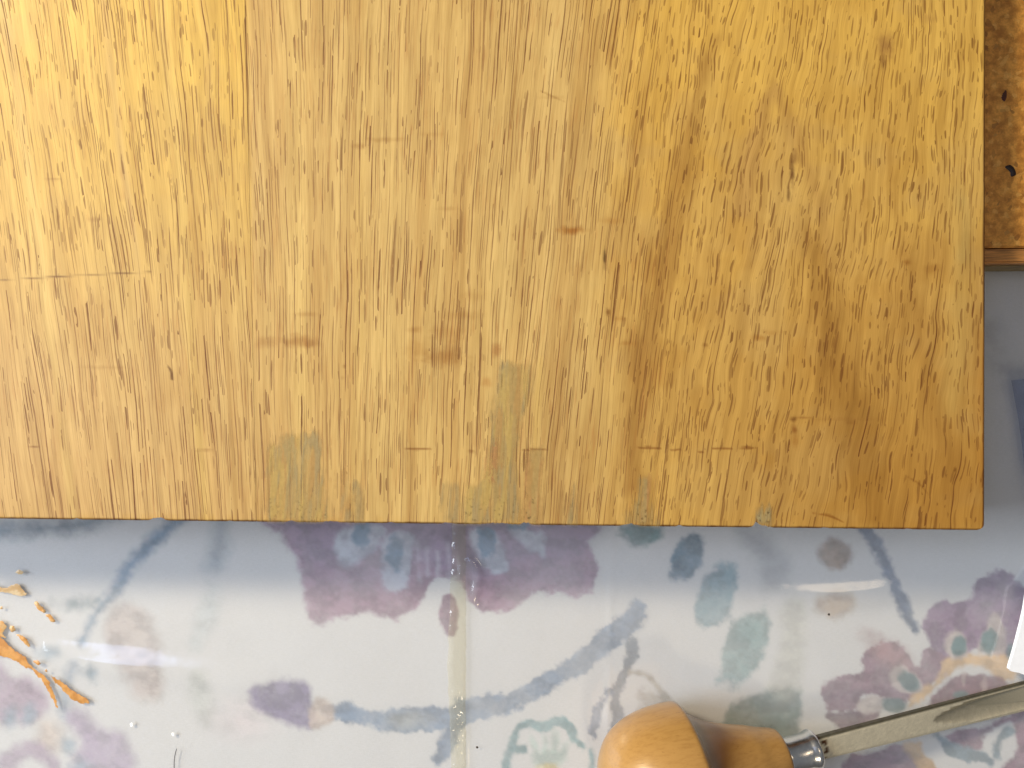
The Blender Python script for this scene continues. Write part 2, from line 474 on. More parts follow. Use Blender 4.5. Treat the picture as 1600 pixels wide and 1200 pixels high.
pg([(-10, 1190), (25, 1165), (60, 1158), (88, 1185), (88, 1210), (50, 1185), (10, 1210)], (160, 144, 164), soft=5, alpha=.9)
for a in ((18, 1120, 11, 16), (45, 1118, 10, 13), (108, 1166, 10, 11), (127, 1198, 16, 13), (82, 1020, 16, 7)): el(*a, (140, 158, 174), soft=4, alpha=.85)
el(380, 1125, 40, 26, (214, 200, 204), soft=20, alpha=.5)
# bud and long curved stem
st([(516, 1108), (560, 1118), (610, 1125), (680, 1124), (740, 1112), (800, 1094), (860, 1064), (910, 1030), (950, 998), (985, 968), (1000, 950)], [10, 16, 18, 18, 17, 17, 17, 17, 18, 20, 12], (126, 144, 168), jit=13, soft=3, var=.5)
el(635, 1126, 30, 13, (178, 178, 172), alpha=.6, soft=8)
st([(978, 985), (998, 962)], [13, 13], (112, 126, 146), soft=8, alpha=.6)
st([(718, 1108), (702, 1150), (684, 1186)], [13, 15, 8], (122, 138, 160), jit=12)
pg([(393, 1085), (405, 1068), (439, 1064), (472, 1065), (489, 1082), (488, 1132), (466, 1134), (425, 1119), (398, 1100)], (130, 120, 150), soft=4)
pg([(489, 1090), (508, 1090), (523, 1103), (518, 1128), (498, 1136), (486, 1130)], (196, 180, 170), soft=3, alpha=.9)
st([(990, 1000), (984, 1030), (966, 1070), (962, 1100), (966, 1140)], [8, 9, 9, 11, 13], (118, 126, 136), jit=13, soft=3)
st([(955, 1082), (938, 1105), (925, 1145)], [7, 8, 7], (136, 146, 162), jit=15, soft=3)
st([(985, 1050), (1008, 1054), (1024, 1068), (1045, 1095), (1066, 1116)], [5, 3, 4, 5, 6], (176, 172, 164), jit=6, soft=3)
pg([(1000, 1078), (1020, 1082), (1045, 1105), (1030, 1125), (1002, 1125)], (178, 174, 168), soft=5, jit=14)
# small teal flower by the handle
st([(800, 1166), (810, 1139), (827, 1131), (847, 1136), (871, 1127), (890, 1136), (899, 1156), (912, 1168)], [7, 7, 6, 7, 7, 6, 6, 5], (132, 162, 168), jit=7, soft=2.5)
st([(818, 1170), (800, 1172), (790, 1190), (790, 1215)], 6, (132, 162, 168), jit=6, soft=3)
st([(922, 1172), (926, 1196), (922, 1220)], 4, (140, 166, 172), jit=6, soft=3)
for a in ((836, 1166, 5, 12, -20), (852, 1168, 5, 14, 0), (867, 1160, 6, 15, 5), (882, 1172, 6, 12, 25), (860, 1186, 26, 16, 0)): el(a[0], a[1], a[2], a[3], (176, 196, 192), ang=a[4], soft=4, jit=5, alpha=.8)
el(862, 1200, 16, 9, (220, 206, 160), soft=5)
# big purple flower under the board edge
pg([(436, 790), (446, 845), (470, 880), (473, 930), (485, 965), (503, 973), (530, 964), (575, 957), (606, 966), (622, 971), (638, 955), (662, 932), (670, 912), (688, 902), (712, 905), (728, 930), (733, 943), (760, 950), (783, 957), (813, 940), (834, 926), (867, 926), (894, 936), (916, 930), (930, 916), (930, 876), (918, 846), (908, 790)], MAU, soft=3.5, jit=12)
pg([(440, 790), (450, 840), (500, 880), (560, 860), (620, 870), (690, 895), (735, 905), (800, 880), (880, 870), (925, 850), (905, 790)], (134, 126, 156), soft=14, alpha=.5)
for p in ([(522, 836), (560, 822), (600, 826), (592, 850), (572, 868), (548, 880), (528, 872)], [(598, 840), (640, 832), (646, 870), (632, 915), (605, 918), (596, 880)],
          [(734, 826), (776, 836), (792, 872), (788, 896), (768, 892), (742, 862)], [(800, 826), (846, 832), (852, 868), (832, 862), (812, 844)]):
    pg(p, (186, 190, 204), soft=4, jit=10)
for x0, y0, x1, y1 in ((652, 850, 655, 905), (668, 860, 668, 898), (684, 862, 684, 905), (700, 850, 703, 900), (716, 870, 716, 900)):
    st([(x0, y0), (x1, y1)], [4, 2.5], (192, 188, 200), soft=4, alpha=.65)
for a in ((566, 836, 13, 19, 10), (616, 862, 13, 25, 0), (760, 846, 15, 25, -10), (812, 818, 22, 8, 0)): el(a[0], a[1], a[2], a[3], (108, 136, 160), ang=a[4], soft=3)
st([(700, 838), (730, 868), (752, 890)], [9, 12, 6], (104, 88, 106), soft=8, alpha=.6)
pg([(692, 930), (709, 930), (716, 962), (711, 991), (699, 993), (689, 972), (688, 947)], (146, 116, 134), soft=2.5, jit=6)
# right-hand dots and leaves
el(1003, 832, 30, 19, (110, 140, 142), soft=5)
el(1075, 868, 23, 40, (98, 126, 144), ang=20, soft=4)
el(1120, 930, 28, 54, (130, 156, 166), ang=18, soft=4)
el(1162, 1015, 33, 64, (138, 162, 164), ang=24, soft=4)
pg([(1128, 1140), (1150, 1095), (1190, 1080), (1235, 1074), (1254, 1085), (1245, 1130), (1235, 1160), (1140, 1160)], (126, 144, 144), soft=5)
st([(1240, 950), (1238, 1010), (1226, 1075)], [16, 20, 22], (190, 190, 180), soft=10, alpha=.6)
st([(1160, 830), (1205, 870), (1210, 905)], [14, 22, 20], (146, 150, 156), soft=12, alpha=.55)
el(1304, 866, 25, 26, (160, 142, 128), soft=6)
el(1305, 944, 27, 20, (186, 168, 150), soft=8, alpha=.85)
st([(1340, 815), (1368, 850), (1392, 900), (1410, 945), (1428, 982)], [8, 9, 10, 10, 9], (100, 116, 142), soft=4)
st([(1428, 600), (1540, 520), (1560, 560), (1640, 640)], [20, 25, 18, 30], (176, 176, 178), soft=16, alpha=.5)
# large flower lower right
o = (1060, 795)
pg(Z(*o, [(1130, 540), (1160, 470), (1220, 420), (1330, 420), (1380, 350), (1440, 300), (1510, 290), (1570, 340), (1640, 390), (1700, 560), (1580, 650), (1490, 690), (1410, 640), (1350, 660), (1310, 690), (1260, 720), (1200, 740), (1170, 620)]), PUR, soft=3.5, jit=12)
pg(Z(*o, [(650, 850), (680, 800), (740, 765), (830, 760), (850, 680), (900, 630), (990, 620), (1060, 680), (1110, 720), (1150, 650), (1230, 690), (1250, 740), (1180, 800), (1120, 850), (1060, 890), (1040, 930), (960, 880), (900, 855), (850, 870), (830, 920), (780, 940), (700, 930), (660, 890)]), (140, 112, 128), soft=3, jit=12)
el(1390, 1022, 45, 18, (176, 140, 140), ang=35, soft=10, alpha=.6)
pg(Z(*o, [(690, 945), (900, 930), (925, 960), (850, 1000), (740, 1020), (710, 980)]), (118, 90, 108), soft=3)
pg(Z(*o, [(1190, 800), (1250, 695), (1370, 670), (1520, 680), (1570, 770), (1500, 800), (1400, 730), (1300, 730), (1230, 790), (1150, 860), (1080, 920), (1055, 930), (1090, 850), (1150, 820)]), (214, 182, 140), soft=4, jit=9)
for p in ([(1420, 560), (1440, 480), (1480, 480), (1510, 560), (1500, 660), (1400, 670), (1390, 620)], [(1240, 590), (1290, 560), (1330, 590), (1330, 680), (1280, 690), (1240, 650)],
          [(980, 760), (1020, 730), (1060, 740), (1110, 790), (1120, 840), (1060, 850), (1000, 820)], [(830, 900), (890, 860), (950, 890), (950, 930), (880, 940), (830, 930)]):
    pg(Z(*o, p), (196, 186, 184), soft=3.5, jit=8)
pg(Z(*o, [(1160, 905), (1200, 840), (1240, 800), (1280, 775), (1330, 768), (1440, 770), (1530, 805), (1500, 860), (1300, 900), (1160, 940)]), (142, 104, 116), soft=3)
for x0, y0 in ((1240, 780), (1322, 760), (1418, 780)): st(Z(*o, [(x0, y0), (x0 - 6, y0 + 60)]), [2.5, 1.5], (200, 180, 176), soft=2, alpha=.6)
for cx, cy, rx, ry, an in ((1300, 630, 12, 17, 0), (1435, 615, 13, 20, 8), (1065, 795, 18, 12, 40), (1000, 908, 20, 12, 8), (1540, 665, 7, 14, 0), (1300, 860, 14, 7, 0)):
    c = Z(*o, [(cx, cy)])[0]; el(c[0], c[1], rx, ry, (102, 130, 134), ang=an, soft=2.5, jit=5)
pg(Z(*o, [(780, 1150), (900, 1115), (1000, 1090), (1060, 1120), (1160, 1180), (1150, 1260), (800, 1240)]), (150, 126, 142), soft=3)
pg(Z(*o, [(1050, 1090), (1130, 1075), (1130, 1120), (1180, 1180), (1190, 1240), (1130, 1240), (1100, 1180)]), (206, 176, 138), soft=4)
pg(Z(*o, [(1230, 1040), (1380, 1010), (1500, 975), (1560, 940), (1680, 940), (1680, 1260), (1490, 1240), (1560, 1100), (1555, 990), (1500, 990), (1410, 1060), (1400, 1110), (1290, 1110)]), (146, 118, 134), soft=3)
st(Z(*o, [(1190, 1045), (1230, 1080), (1270, 1120), (1340, 1140), (1400, 1145), (1440, 1165)]), [7, 8, 10, 10, 7, 6], (132, 150, 162), jit=8, soft=3)
st(Z(*o, [(1525, 1030), (1480, 1075), (1470, 1140)]), [8, 6, 8], (130, 148, 160), jit=8, soft=3)
tone = tone / WHITE * ALB
tone = tone * 0.95 + ALB * 0.05        # haze of the plastic mixed into the print colour
tone = tone * (1 - 0.04 * (fbm(X / 120.0, Y / 120.0, 40, 3)[..., None] - 0.5))
zc = (fbm(X / 160.0, Y / 160.0, 41, 3) - 0.5) * 0.0004
p = (H) / F
me = grid_mesh('floral_tablecloth', (X - 800) * p, (600 - Y) * p, zc + 0.0002, cols={'tone': tone})
cloth = link('floral_tablecloth', me, M_CLOTH)
tag(cloth, 'white tablecloth with blurred purple flowers and blue stems spread under everything', 'tablecloth')

# ------------------------------------------------------------------ clear plastic sheet over the cloth
ZS = 0.0008
sx = axis_vals(-800, -60, 1660, 2400, 4.0, 20); sy = axis_vals(-600, 420, 1240, 1800, 2.5, 20)
X, Y = np.meshgrid(sx, sy)
h = (fbm(X / 260.0, Y / 200.0, 51, 3) - 0.5) * 0.0007
def ridge(pts, w, hh, taper=True):
    global h
    q = catmull(pts, 6); n = len(q)
    d = np.full(X.shape, 1e9); tt = np.zeros(X.shape)
    for i in range(n - 1):
        ax, ay = q[i]; bx, by = q[i + 1]; ex, ey = bx - ax, by - ay
        t = np.clip(((X - ax) * ex + (Y - ay) * ey) / (ex * ex + ey * ey + 1e-9), 0, 1)
        dd = np.hypot(X - ax - t * ex, Y - ay - t * ey)
        k = dd < d; d = np.where(k, dd, d); tt = np.where(k, (i + t) / (n - 1), tt)
    prof = np.exp(-(d / w) ** 2)
    if taper: prof = prof * np.clip(4 * tt * (1 - tt), 0, 1) ** 0.6
    h = h + prof * hh
ridge([(60, 1022), (150, 1036), (300, 1052), (430, 1068)], 24, 0.0015)
ridge([(1110, 925), (1250, 932), (1330, 930), (1420, 920), (1600, 905)], 20, 0.0011)
h = h + 0.00005 * (fbm(X / 14.0, Y / 10.0, 55, 2) - .5) * np.exp(-((Y - 925) / 30.0) ** 2) * sstep(1150, 1250, X)
ridge([(955, 800), (955, 900), (952, 1000), (950, 1240)], 5, 0.0002, False)
ridge([(728, 800), (729, 1000), (727, 1240)], 5, 0.0002, False)
ridge([(732, 870), (748, 900), (738, 945)], 7, 0.0012)
ridge([(650, 880), (690, 905), (720, 930)], 5, 0.0005)
p = (H - ZS) / F
me = grid_mesh('plastic_sheet', (X - 800) * p, (600 - Y) * p, ZS + np.maximum(h + 0.0004, -0.0002), cols=None)
sheet = link('plastic_sheet', me, M_VINYL)
tag(sheet, 'clear glossy plastic sheet with creases laid over the floral tablecloth', 'plastic sheet')
SHZ = ZS + np.maximum(h + 0.0004, -0.0002)
def sheet_z(x, y):
    i = np.clip(np.searchsorted(sx, x) - 1, 0, len(sx) - 2); j = np.clip(np.searchsorted(sy, y) - 1, 0, len(sy) - 2)
    fx = (x - sx[i]) / (sx[i + 1] - sx[i]); fy = (y - sy[j]) / (sy[j + 1] - sy[j])
    return (SHZ[j, i] * (1 - fx) + SHZ[j, i + 1] * fx) * (1 - fy) + (SHZ[j + 1, i] * (1 - fx) + SHZ[j + 1, i + 1] * fx) * fy
# welded, slightly yellowed seam running down the sheet
ys = np.arange(815, 1290, 2.0); xs = np.linspace(0, 1, 15)
XX, YY = np.meshgrid(xs, ys)
left = 703 + 3 * np.sin(YY / 60.0) + 3 * (fbm(YY / 14.0, YY * 0, 61, 2) - 0.5); right = 728 + 2 * (fbm(YY / 9.0, YY * 0, 62, 2) - 0.5)
XX = left + (right - left) * XX
zz = ZS + 0.0013 + (fbm(XX / 9.0, YY / 13.0, 63, 3) - 0.5) * (0.0004 + 0.0006 * sstep(1020, 1090, YY)) - ((xs[None, :] - 0.5) * 2) ** 4 * 0.0006
zz = zz + 0.0008 * np.exp(-((YY - 895) / 25.0) ** 2) * vnoise(XX / 6.0, YY / 8.0, 64)
me = grid_mesh('seam', (XX - 800) * p, (600 - YY) * p, zz)
link('seam', me, M_SEAM, sheet)

# ------------------------------------------------------------------ second board under the big one
Z2 = 0.016
b2 = empty('underlying_board', P(1700, 200, 0))
tag(b2, 'brown chipboard panel with a wooden edge strip, showing at the upper right under the board', 'board')
off = P(1700, 200, 0)
def slab(name, x0, y0, x1, y1, zb, zt, mat, parent, bevel=0.0004, tilt=0.0, offv=off):
    """px corners on its own top plane"""
    bm = bmesh.new()
    c = [P(x0, y0, zt), P(x1, y0 - tilt * (x1 - x0), zt), P(x1, y1 - tilt * (x1 - x0), zt), P(x0, y1, zt)]
    top = [bm.verts.new((q.x - offv.x, q.y - offv.y, zt)) for q in c]
    bot = [bm.verts.new((q.x - offv.x, q.y - offv.y, zb)) for q in c]
    bm.faces.new(top[::-1]); bm.faces.new(bot)
    for i in range(4): bm.faces.new((top[i], top[(i + 1) % 4], bot[(i + 1) % 4], bot[i]))
    bmesh.ops.recalc_face_normals(bm, faces=bm.faces)
    bmesh.ops.bevel(bm, geom=list(bm.edges), offset=bevel, segments=2, affect='EDGES')
    me = bpy.data.meshes.new(name); bm.to_mesh(me); bm.free()
    return link(name, me, mat, parent, smooth=False)
slab('panel_face', 1180, -420, 2000, 391.5, 0.0012, Z2, M_FIBRE, b2, tilt=0.012)
slab('edge_strip', 1180, 393.5, 2000, 416, 0.0012, Z2 - 0.0001, M_TRIM, b2, bevel=0.0006, tilt=0.012)
slab('bottom_rail', 1178, 417.2, 2002, 421, 0.0012, Z2 - 0.0035, M_PALE, b2, tilt=0.012)

def blob(name, outline, z, thick, mat, label=None, cat=None, col=None, dome=1.0, parent=None, group=None, step=1.1, seed=0, colvar=None):
    """a lump with an irregular outline lying on a surface (outline in px on that plane)"""
    q = catmull(outline, 5, True)
    x0, y0 = q.min(0) - 4; x1, y1 = q.max(0) + 4
    xs = np.arange(x0, x1, step); ys = np.arange(y0, y1, step)
    XX, YY = np.meshgrid(xs, ys)
    sd = poly_sd(XX, YY, q) + (fbm(XX / 5.0, YY / 5.0, 70 + seed, 2) - 0.5) * 5.0 * dome
    keep = sd < 0.3
    f = keep[:-1, :-1] & keep[1:, :-1] & keep[1:, 1:] & keep[:-1, 1:]
    if not f.any(): return None
    hgt = np.clip(-sd / 5.0, 0, 1) ** 0.5 * thick * (0.65 + 0.7 * fbm(XX / 7.0, YY / 7.0, 80 + seed, 3))
    cx, cy = q.mean(0)
    if z == 'sheet':
        z = float(sheet_z(np.array([cx]), np.array([cy]))[0]); hgt = hgt + sheet_z(XX, YY) - z + 0.00004
    c0 = P(cx, cy, z)
    s = (H - z) / F
    cols = None
    if col is not None:
        t = np.ones(XX.shape + (3,)) * lin(col)
        if colvar is not None:
            k = fbm(XX / 9.0, YY / 9.0, 90 + seed, 3)[..., None]; t = t * (1 - sstep(.35, .65, k)) + lin(colvar) * sstep(.35, .65, k)
        cols = {'tone': t}
    me = grid_mesh(name, (XX - 800) * s - c0.x, (600 - YY) * s - c0.y, hgt - 0.00002, mask=f, cols=cols)
    o = link(name, me, mat, parent)
    o.location = c0
    if label: tag(o, label, cat, group)
    return o
blob('dark_chip', [(1572, 259), (1580, 258), (1586, 265), (1587, 273), (1580, 276), (1577, 268), (1571, 263)], Z2 + 0.00003, 0.0004, M_FLECK, 'small black comma shaped chip on the chipboard panel', 'chip', dome=0.2, step=0.8)
blob('brown_chip', [(1566, 147), (1572, 141), (1573, 152), (1569, 159), (1565, 154)], Z2 + 0.00003, 0.0003, M_REDFLECK, 'small reddish brown fleck on the chipboard panel near the top', 'chip', dome=0.2, step=0.8)

# ------------------------------------------------------------------ the big veneered board
ZB = 0.030                                 # top of the board
SB = (H - ZB) / F
board = empty('veneered_board', P(700, 300, 0) + Vector((0, 0, 0.0165)))
tag(board, 'large yellow-brown varnished board with chipped, patched lower edge', 'wooden board')
bo = board.location.copy()
YB0 = 811.0
def bottom_y(x): return YB0 + 0.0117 * x
def right_x(y): return 1541.5 - 0.0022 * y
def to_local(X, Y, Zz): return (X - 800) * SB - bo.x, (600 - Y) * SB - bo.y, Zz - bo.z

_sx = [-400, 0, 150, 300, 450, 600, 750, 900, 1050, 1200, 1350, 1450, 1540, 1700]
_ss = [.15, .145, .12, .08, .025, -.03, -.065, -.10, -.15, -.165, -.13, -.09, -.03, 0.0]
def flow_u(X, Y):
    s = np.interp(X, _sx, _ss)
    for _ in range(2): s = (s + np.interp(X + 40, _sx, _ss) + np.interp(X - 40, _sx, _ss)) / 3
    u = X - s * (Y - 400)
    u = u + (fbm(X / 110.0, Y / 420.0, 101, 3) - 0.5) * 15 + (fbm(X / 34.0, Y / 160.0, 102, 2) - 0.5) * 7
    fl = sstep(980, 1120, X)
    u = u + fl * (fbm(X / 70.0, Y / 90.0, 103, 3) - 0.5) * 16
    return u

BS = 0.79                                  # real-world reflectance of the stained colours
def veneer_tone(X, Y):
    """albedo of the wood and its stains; aux = long pores, short pores, darkness"""
    U = flow_u(X, Y)
    t = np.ones(X.shape + (3,))
    base = lin((224, 182, 118)); t = t * base
    def blend(a, col):
        nonlocal t
        a = np.clip(a, 0, 1)[..., None]; t = t * (1 - a) + lin(col) * a
    streak = fbm(U / 22.0, Y / 420.0, 111, 3)
    mott = fbm(X / 70.0, Y / 100.0, 112, 4)
    leftleaf = sstep(392, 380, X - Y * 0.02)
    blend(0.55 * sstep(.42, .62, streak) * sstep(1100, 900, X), (206, 160, 98))
    blend(0.35 * sstep(.5, .72, fbm(U / 40.0, Y / 500.0, 113, 3)), (232, 194, 130))
    blend(leftleaf * 0.66 * sstep(640, 60, Y), (240, 192, 90))  # yellow leaf, plus painted warm lamp tint growing toward the top
    # lamp gradient painted in: pinkish low left, brown low right; golden mottling high right
    blend(0.50 * sstep(700, 150, X) * sstep(350, 800, Y), (216, 170, 118))
    gold = sstep(860, 1050, X)
    blend(gold * 0.75, (214, 162, 80))
    blend(gold * 0.45 * sstep(.47, .62, fbm(X / 44.0, Y / 60.0, 114, 4)) * sstep(620, 250, Y), (228, 176, 88))
    blend(gold * 0.40 * sstep(.46, .70, fbm(X / 50.0, Y / 80.0, 115, 4)), (188, 134, 60))
    blend(sstep(1000, 1350, X) * sstep(350, 800, Y) * 0.65, (190, 136, 64))
    blend(sstep(.55, .8, mott) * 0.25, (190, 142, 78))
    cl = lambda a, b: sstep(a, b, fbm(X / 14.0, Y / 22.0, 116, 3))
    def band(pts, r, col, al, soft=22):
        q = catmull(pts, 5); rr = r if np.isscalar(r) else np.interp(np.linspace(0, len(r) - 1, len(q)), range(len(r)), r)
        d = stroke_sd(X, Y, q, rr) + (fbm(X / 20.0, Y / 50.0, 117, 3) - 0.5) * soft * 0.8
        blend(sstep(soft * .5, -soft * .5, d) * al, col)
    blend(sstep(880, 1050, X) * sstep(420, 60, Y) * 0.45, (242, 190, 92))
    blend(sstep(1000, 1300, X) * sstep(300, 620, Y) * 0.35, (190, 136, 62))
    blend(sstep(.45, .75, fbm(X / 90.0, Y / 60.0, 151, 3)) * .22, (206, 166, 108))
    # cathedral figure on the right
    band([(1120, 60), (1085, 160), (1058, 300), (1035, 430), (1005, 560), (985, 760)], [4, 9, 13, 17, 19, 12], (172, 122, 60), .70, 32)
    band([(1210, 128), (1232, 190), (1262, 262), (1286, 330), (1300, 420)], [5, 9, 11, 10, 8], (184, 136, 76), .5, 20)
    band([(1212, 135), (1190, 180), (1172, 250), (1160, 330)], [5, 14, 16, 10], (192, 144, 84), .6, 22)
    band([(1262, 360), (1290, 470), (1318, 600), (1345, 700), (1370, 820)], [8, 20, 28, 28, 26], (162, 112, 48), .66, 50)
    band([(1384, 200), (1400, 330), (1430, 460), (1450, 600), (1500, 760)], [4, 7, 9, 10, 24], (176, 124, 58), .5, 26)
    band([(1160, 430), (1130, 560), (1115, 720), (1110, 830)], [6, 8, 9, 9], (224, 176, 100), .5, 24)
    band([(1215, 460), (1200, 560), (1195, 640)], [14, 22, 14], (222, 174, 100), .4, 26)
    band([(905, 420), (880, 560), (868, 830)], [6, 10, 12], (182, 134, 76), .5, 22)
    band([(818, -20), (806, 120), (798, 200)], [1.4, 1.6, .8], (150, 98, 46), .7, 3)
    band([(845, 560), (836, 700), (834, 830)], [3, 5, 4], (232, 190, 118), .6, 6)
    band([(1500, 300), (1500, 480), (1490, 640)], [12, 16, 14], (212, 172, 100), .35, 30)
    band([(1508, 315), (1512, 350), (1506, 400)], [5, 10, 7], (196, 172, 112), .25, 22)
    band([(383, 0), (386, 130), (390, 260)], [.5, .5, .4], (150, 104, 60), .8, 1.6)
    # left streaks
    for xx, w, c, al in ((62, 9, (238, 200, 130), .5), (210, 7, (206, 166, 112), .5), (290, 10, (236, 196, 120), .5), (344, 7, (208, 166, 104), .35), (470, 14, (234, 194, 124), .5), (560, 9, (230, 190, 120), .35), (640, 10, (226, 186, 124), .35)):
        u0 = xx; blend(np.exp(-((U - u0) / w) ** 2) * al * (0.5 + 0.8 * fbm(U * 0, Y / 150.0, int(xx), 2)), c)
    band([(1215, 200), (1225, 300), (1205, 400), (1190, 520)], [10, 26, 34, 24], (222, 178, 110), .35, 40)
    # stains: (x, y, rx, ry, col, alpha)
    for sx_, sy_, rx, ry, c, al in ((892, 360, 22, 7, (172, 108, 40), .85), (905, 356, 8, 6, (160, 96, 34), .5), (955, 345, 20, 6, (184, 126, 60), .45), (468, 533, 30, 11, (174, 120, 60), .65), (486, 536, 12, 7, (156, 100, 46), .4), (416, 534, 18, 10, (184, 132, 76), .55),
            (480, 491, 22, 4, (186, 136, 78), .5), (690, 560, 40, 15, (174, 120, 60), .6), (704, 548, 16, 16, (158, 104, 48), .35), (655, 545, 24, 16, (192, 142, 78), .4), (700, 520, 30, 14, (186, 136, 74), .4), (718, 492, 34, 8, (184, 134, 74), .45), (740, 462, 26, 10, (190, 142, 80), .35),
            (650, 515, 12, 5, (170, 116, 58), .5), (776, 546, 8, 12, (176, 112, 60), .6), (760, 598, 9, 9, (196, 140, 80), .6), (560, 228, 14, 5, (188, 140, 82), .6), (600, 218, 34, 4, (186, 138, 78), .55), (672, 210, 22, 4, (196, 148, 88), .4), (700, 326, 18, 3, (186, 138, 80), .45),
            (84, 280, 14, 2.5, (168, 120, 62), .6), (148, 343, 12, 4, (180, 132, 74), .5), (1185, 528, 14, 6, (178, 118, 50), .6), (1205, 520, 16, 5, (182, 124, 56), .4), (1102, 539, 6, 4, (146, 88, 34), .8), (980, 536, 14, 4, (176, 116, 52), .5), (970, 498, 10, 5, (178, 120, 56), .5), (950, 488, 4, 7, (126, 74, 30), .8),
            (1384, 72, 13, 22, (166, 116, 66), .75), (1380, 96, 5, 14, (132, 84, 46), .6), (1450, 28, 14, 9, (190, 140, 78), .5), (1240, 655, 6, 4, (118, 66, 24), .8), (1256, 652, 12, 2, (140, 84, 34), .6), (1241, 672, 5, 9, (140, 80, 28), .8), (1243, 690, 5, 12, (170, 112, 50), .5), (1330, 660, 10, 4, (150, 96, 40), .5), (1320, 655, 60, 3, (160, 106, 48), .3),
            (1417, 410, 8, 5, (150, 92, 32), .7), (1456, 420, 14, 8, (166, 110, 46), .5), (1492, 734, 3, 4, (112, 62, 20), .9), (945, 404, 2.6, 17, (64, 38, 22), .9), (1238, 268, 4, 26, (104, 62, 34), .85), (1232, 300, 3, 18, (92, 52, 28), .7), (1242, 246, 5, 14, (130, 84, 48), .6), (538, 572, 2.5, 4, (150, 98, 46), .8), (160, 574, 40, 3, (186, 140, 82), .4), (535, 590, 3, 3, (150, 98, 50), .3), (860, 152, 22, 3, (176, 128, 74), .4)):
        d = np.hypot((X - sx_) / rx, (Y - sy_) / ry) + (fbm(X / 8.0, Y / 6.0, 118, 3) - 0.5) * 0.9 + (fbm(U / 3.0, Y / 40.0, 119, 2) - 0.5) * 0.3
        blend(sstep(1.4, 0.1, d) * al, c)
    # scratches and the dashed line of old saw nicks
    band([(0, 438), (60, 434), (130, 430), (235, 425)], [.3, .9, .6, 1.0], (112, 72, 38), .8, 2.4)
    band([(262, 572), (267, 580), (269, 592)], [1.2, 2.2, 2.4], (112, 70, 30), .85, 2.0)
    for xa, xb, yy, wv in ((630, 674, 702, 2.2), (812, 856, 703, 2.4), (728, 744, 706, 1.5), (994, 1032, 700, 2.6), (1048, 1064, 703, 1.0), (1090, 1100, 707, 2.0), (1112, 1144, 701, 2.6), (1154, 1182, 700, 2.4), (295, 350, 704, 1.0), (42, 64, 699, 1.0)):
        band([(xa, yy), ((xa + xb) / 2, yy - .6), (xb, yy)], [wv * .1, wv, wv * .2], (138, 82, 32), .75, 2.2)
    band([(1270, 802), (1296, 806), (1318, 816)], [1.0, 1.8, 1.0], (150, 92, 34), .8, 2.4)
    band([(1416, 744), (1436, 756), (1450, 772)], [.8, 1.4, .8], (140, 88, 36), .7, 2.4)
    band([(844, 142), (862, 150), (884, 160)], [.8, 1.4, .8], (160, 112, 60), .5, 2.4)
    # dark, worn rim at the saw cut and right-hand side
    by = bottom_y(X) - Y; rx_ = right_x(Y) - X
    blend(sstep(4.4, 1.2, by + 2.0 * (fbm(X / 9.0, Y * 0, 120, 3) - .5)) * .85, (96, 50, 18))
    blend(sstep(16, 4, by) * .28 * sstep(.4, .6, fbm(X / 18.0, Y * 0, 121, 2)), (214, 164, 84))
    blend(sstep(7.0, 2.0, rx_ + 2.5 * (fbm(Y / 40.0, Y * 0, 122, 3) - .5)) * .9, (92, 42, 18))
    blend(sstep(24, 6, rx_) * .4 * sstep(.45, .6, fbm(X / 14.0, Y / 90.0, 123, 3)) * sstep(300, 640, Y), (176, 116, 46))
    # the dark area in the corner
    blend(sstep(150, 20, np.hypot((X - 1470) * .8, Y - 800)) * .35, (176, 118, 46))
    dl = 0.95 * sstep(1120, 960, X) * (0.75 + 0.5 * fbm(U / 30.0, Y / 300.0, 124, 2)) + 0.20
    dl = dl * (1 - 0.35 * sstep(300, 0, X))
    ds = sstep(930, 1060, X) * 0.95 + 0.26 * sstep(400, 330, X) * sstep(620, 300, Y) + 0.08
    ds = ds * (1 - .45 * sstep(550, 800, Y) * sstep(1150, 1300, X))
    dk = np.clip(0.5 + 0.5 * sstep(300, 700, Y) * sstep(1100, 700, X), 0, 1)
    aux = np.stack([np.clip(dl, 0, 1), np.clip(ds, 0, 1), dk], -1)
    return t * BS * np.array([0.965, 1.025, 0.91]), aux, U

def chips(X):
    """how far the broken lower edge bites in (px)"""
    c = np.abs(fbm(X / 7.0, X * 0, 131, 3) - .5) * 1.6
    for x0, w, d in ((247, 10, 4.5), (455, 6, 2.2), (516, 14, 2.0), (700, 8, 2.5), (778, 24, 2.2), (822, 8, 3.0), (985, 12, 3.2), (1182, 7, 6.0), (1195, 9, 2.5), (1062, 5, 1.8), (1290, 6, 1.2), (1420, 5, 1.4), (120, 5, 1.6), (360, 5, 1.4), (610, 5, 1.4)):
        c = c + 1.3 * d * np.exp(-((X - x0) / w) ** 2) * (.6 + .8 * vnoise(X / 3.0, X * 0, 132))
    return c

